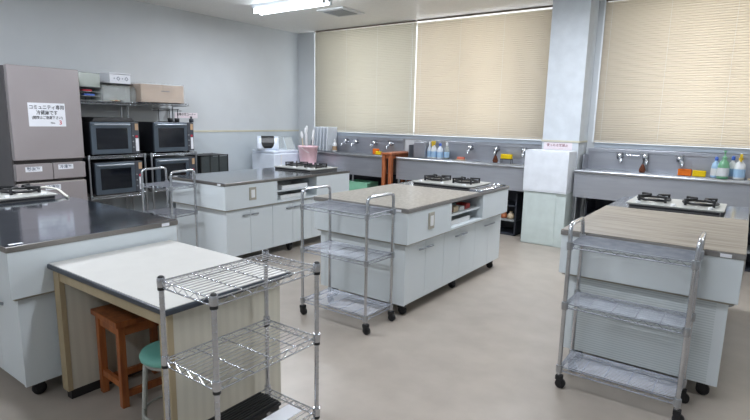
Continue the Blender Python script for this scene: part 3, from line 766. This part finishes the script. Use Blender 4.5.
# items at the left sinks
def bottle(label, x, y, z, col, cap, style='pump', h=.17, r=.035, group='detergent bottles by the sinks', lab=None):
    h *= 1.08; r *= 1.18
    t = thing('detergent_bottle', label, 'bottle', (x, y, z), 0, group)
    MB().lathe([(0, 0), (r*.95, 0), (r, .01), (r, h*.55), (r*.8, h*.75), (r*.35, h*.86), (r*.35, h*.92)], (0,0,0), 18).build('body', col, t)
    MB().lathe([(r*1.02, h*.12), (r*1.02, h*.5)], (0,0,0), 18, cap=False).build('label', lab or lblueM, t)
    if style == 'pump':
        MB().lathe([(r*.42, h*.92), (r*.42, h*1.0), (r*.14, h*1.01), (r*.14, h*1.22), (r*.3, h*1.22), (r*.3, h*1.28), (0, h*1.28)], (0,0,0), 12).box((-r*.15, -r*1.1, h*1.22), (r*.15, 0, h*1.28)).build('pump', cap, t)
    elif style == 'spray':
        MB().box((-.012, -.06, h*1.02), (.012, .03, h*1.2)).box((-.010, -.05, h*.85), (.010, -.035, h*1.04)).lathe([(r*.42, h*.92), (r*.42, h*1.03)], (0,0,0), 12).build('trigger', cap, t)
    else:
        MB().lathe([(r*.42, h*.92), (r*.42, h*1.08), (r*.25, h*1.12), (0, h*1.12)], (0,0,0), 12).build('cap', cap, t)
    return t
LZ = ZR
bottle('slim bottle standing against the steel box by the left sinks', -3.90, 6.78, LZ, applM, whiteP, 'cap', .20, .030)
bottle('white and blue bottle with yellow spray head on the middle sink', -3.815, 6.76, LZ, whiteP, yellowP, 'spray', .20, .038)
bottle('blue and white squat bottle on the middle sink', -3.715, 6.77, LZ, applM, blueM, 'cap', .19, .040)
bottle('pale green bottle rightmost of the four on the middle sink', -3.62, 6.80, LZ, clearG, whiteP, 'cap', .20, .034)
t = thing('steel_box', 'upright grey steel box left of the bottles on the middle sink', 'box', (-4.13, 6.70, LZ))
MB().box((0, 0, 0), (.20, .2, .235)).build('body', sinkM, t, .006); MB().box((-.003, -.003, .235), (.203, .203, .243)).build('rim', chromeD, t)
def sponge(label, x, y, z, m, w=.1, h=.055, d=.045):
    o = tag(MB().box((-w/2, -d/2, 0), (w/2, d/2, h)).build('sponge', m, None, .008, loc=(x, y, z), segs=3), label, 'sponge', 'sponges at the sinks'); return o
tag(MB().box((-.055, -.05, 0), (.085, .05, .012)).build('soap_dish', creamP, None, .004, loc=(-3.40, 6.80, LZ)), 'pinkish dish beside the bottles on the middle sink', 'dish')
sponge('salmon pink sponge in the dish beside the four bottles', -3.385, 6.80, LZ+.0125, mat('salmon_sponge', (224, 130, 110), 0.9), .11, .035)
sponge('orange sponge on the ledge of the corner sink', -4.90, 6.80, LZ, orangeM, .11, .09)
sponge('yellow sponge beside the orange one on the corner sink', -4.81, 6.75, LZ, yellowM, .10, .055)
# scrubbing brush and yellow sponge right of middle sink
def caddy(label, x):
    t = thing('scrub_brush', label, 'brush', (x, 6.80, LZ))
    MB().lathe([(0, 0), (.03, .0), (.038, .03), (.025, .07), (.012, .10)], (0,0,0), 14).build('bristles', brownM, t)
    MB().tube([(0, 0, .10), (.0, .05, .165)], .008, 8).build('handle', blackM, t)
    return t
caddy('brown scrubbing brush on the middle sink, left of a yellow sponge', -2.86)
o = sponge('yellow sponge in a rack near the right end of the middle sink', -2.70, 6.80, LZ+.0605, yellowM, .16, .065)
t = thing('sponge_rack', 'small black wire rack carrying the yellow sponge on the middle sink', 'rack', (-2.70, 6.80, LZ))
q = MB(); 
for x in (-.075, .075):
    for y in (-.03, .03): q.tube([(x, y, 0), (x, y, .056)], .003, 6)
for y in (-.03, 0, .03): q.tube([(-.08, y, .0565), (.08, y, .0565)], .003, 6)
q.build('frame', ironM, t)
# right sink items
caddy('brown scrubbing brush hanging at the right sink near the second tap', -1.02)
sponge('orange sponge on the right sink', -.585, 6.80, LZ, orangeM, .135, .075)
sponge('yellow sponge beside the orange one on the right sink', -.445, 6.80, LZ, yellowM, .13, .068)
bottle('blue-capped clear bottle leftmost of the bottles on the right sink', -.30, 6.82, LZ, lblueM, blueM, 'cap', .19, .035, lab=whiteP)
bottle('green pump bottle on the right sink', -.225, 6.74, LZ, greenLiq, greenLiq, 'pump', .22, .046, lab=whiteP)
bottle('dark blue capped bottle behind the green pump bottle on the right sink', -.15, 6.86, LZ, whiteP, blueM, 'cap', .20, .034)
bottle('white spray bottle with yellow nozzle on the right sink', -.08, 6.76, LZ, whiteP, yellowP, 'spray', .21, .044)
t = thing('soap_tray', 'pinkish tray at the right end of the bottles on the right sink', 'tray', (.10, 6.80, LZ))
MB().box((-.1, -.05, 0), (.12, .05, .018)).build('base', creamP, t, .004); MB().box((-.08, -.035, .018), (.10, .035, .035)).build('soap_bar', mat('pink_soap', (226, 170, 160), .5), t, .006)
# hose rail behind right taps
t = thing('towel_bar', 'thin chrome bar on the backsplash between the right sink taps', 'bar', (-1.22, 6.93, 1.115))
MB().tube([(0, -.02, 0), (.14, -.02, 0)], .009, 8).build('rod', chrome, t); MB().box((.0, -.02, -.006), (.01, .022, .006)).box((.13, -.02, -.006), (.14, .022, .006)).build('bracket', chromeD, t)

# cutting boards in a rack
t0 = None
for i in range(5):
    lb = ['leftmost', 'second', 'third', 'fourth', 'rightmost'][i]+' white cutting board standing upright behind the pink bucket'
    o = MB().box((-.006, -.13, 0), (.012, .13, .41-.012*(i % 2))).build('cutting_board', boardM, None, .008, loc=(-6.15+.072*i, 6.80, LZ+.004))
    o.rotation_euler = (0, math.radians(4), 0); tag(o, lb, 'cutting board', 'cutting boards on the corner sink')
t = thing('board_rack', 'low wire rack holding the upright cutting boards on the corner sink', 'rack', (-6.20, 6.80, LZ))
q = MB()
for y in (-.08, .08): q.tube([(0, y, .0025), (.4, y, .0025)], .0025, 6)
for k in range(6): q.tube([(.005+k*.072, -.08, .003), (.005+k*.072, -.08, .10), (.005+k*.072, .08, .10), (.005+k*.072, .08, .003)], .0022, 6)
q.build('frame', chrome, t)
tt = bottle('small white bottle with brown label beside the cutting boards', -5.77, 6.80, LZ, whiteP, whiteP, 'cap', .17, .035, lab=cardM)

# tall wooden stool between the sinks
s2 = make_stool('tall red-brown wooden stool standing between the two left sinks', 1.0, .17, .58, woodR, .055); s2.location = (-4.352, 6.60, 0)
# things below sinks
t = open_box('green_crate', 'mint green plastic crate under the corner sink', 'crate', (-4.98, 6.55, .30), .42, .30, .20, mintCrate, .008)
t = thing('under_sink_shelf', 'dark shelf under the corner sink carrying the green crate', 'shelf', (-5.9, 6.46, 0))
MB().box((.0, 0, .27), (1.45, .4, .2995)).build('board', darkCab, t)
MB().box((0, 0, 0), (.02, .4, .27)).box((1.43, 0, 0), (1.45, .4, .27)).build('side', darkCab, t)
MB().box((0, .40, 0), (1.45, .41, .62)).build('back', darkCab, t)
def dark_unit(x0, x1, label, z=.56):
    t = thing('storage_shelf', label, 'shelf', (x0, 6.50, 0)); W_ = x1-x0
    MB().box((0, .40, .02), (W_, .42, z)).build('back', darkCab, t)
    MB().box((0, 0, .19), (W_, .40, .21)).build('lower_board', ventM, t); MB().box((0, 0, .39), (W_, .40, .405)).build('upper_board', darkCab, t)
    MB().box((0, 0, 0), (.02, .40, z)).box((W_-.02, 0, 0), (W_, .4, z)).box((0, 0, .0), (W_, .4, .02)).build('side', darkCab, t)
dark_unit(-4.2, -2.40, 'dark storage shelf under the middle sink')
dark_unit(-1.55, .9, 'dark storage shelf under the right sink')
for i, (m_, nm) in enumerate([(redP, 'red'), (creamP, 'cream'), (woodR, 'brown'), (creamP, 'pale')]):
    tt = thing('food_bag', 'small %s bag on the dark shelf under the middle sink, %s' % (nm, ['leftmost', 'second from left', 'third from left', 'rightmost'][i]), 'bag', (-2.80+i*.10, 6.58, .2105), 0, 'bags under the middle sink')
    MB().lathe([(0, 0), (.04, 0), (.048, .03), (.035, .07), (.015, .085), (.022, .10)], (0,0,0), 12).build('pouch', m_, tt)
    MB().lathe([(.017, .080), (.017, .088)], (0,0,0), 10).build('tie', whiteP, tt)

# ------------------------------------------------------------------ white box cabinets by the pillar
t = thing('white_cabinet', 'white lower cabinet on the floor in front of the pillar', 'cabinet', (-2.225, 6.23, 0))
MB().box((0, .008, .0), (.515, .30, .655)).build('body', boxL, t, .003); MB().box((.006, 0, .01), (.40, .008, .65)).build('door', boxL, t, .002)
t = thing('white_box', 'white box standing on the lower cabinet in front of the pillar', 'box', (-2.235, 6.215, .6555))
MB().box((0, .0, 0), (.525, .32, .50)).build('body', boxW, t, .004); MB().box((.02, -.004, .02), (.505, 0, .48)).build('door', boxW, t, .002)
# pillar sign
t = thing('pillar_sign', 'pink sign with Japanese text on the pillar above the white box', 'sign', (-1.95, 6.5994, 1.20))
MB().box((-.19, -.0015, -.045), (.16, 0, .045)).build('sheet', pinkPaper, t)
text_part('使った食器禁止', .038, (-.02, -.002, .008), (PI/2, 0, 0), darkRedInk, t); text_part('ー ー ー ー ー ー', .018, (-.02, -.002, -.026), (PI/2, 0, 0), redInk, t)
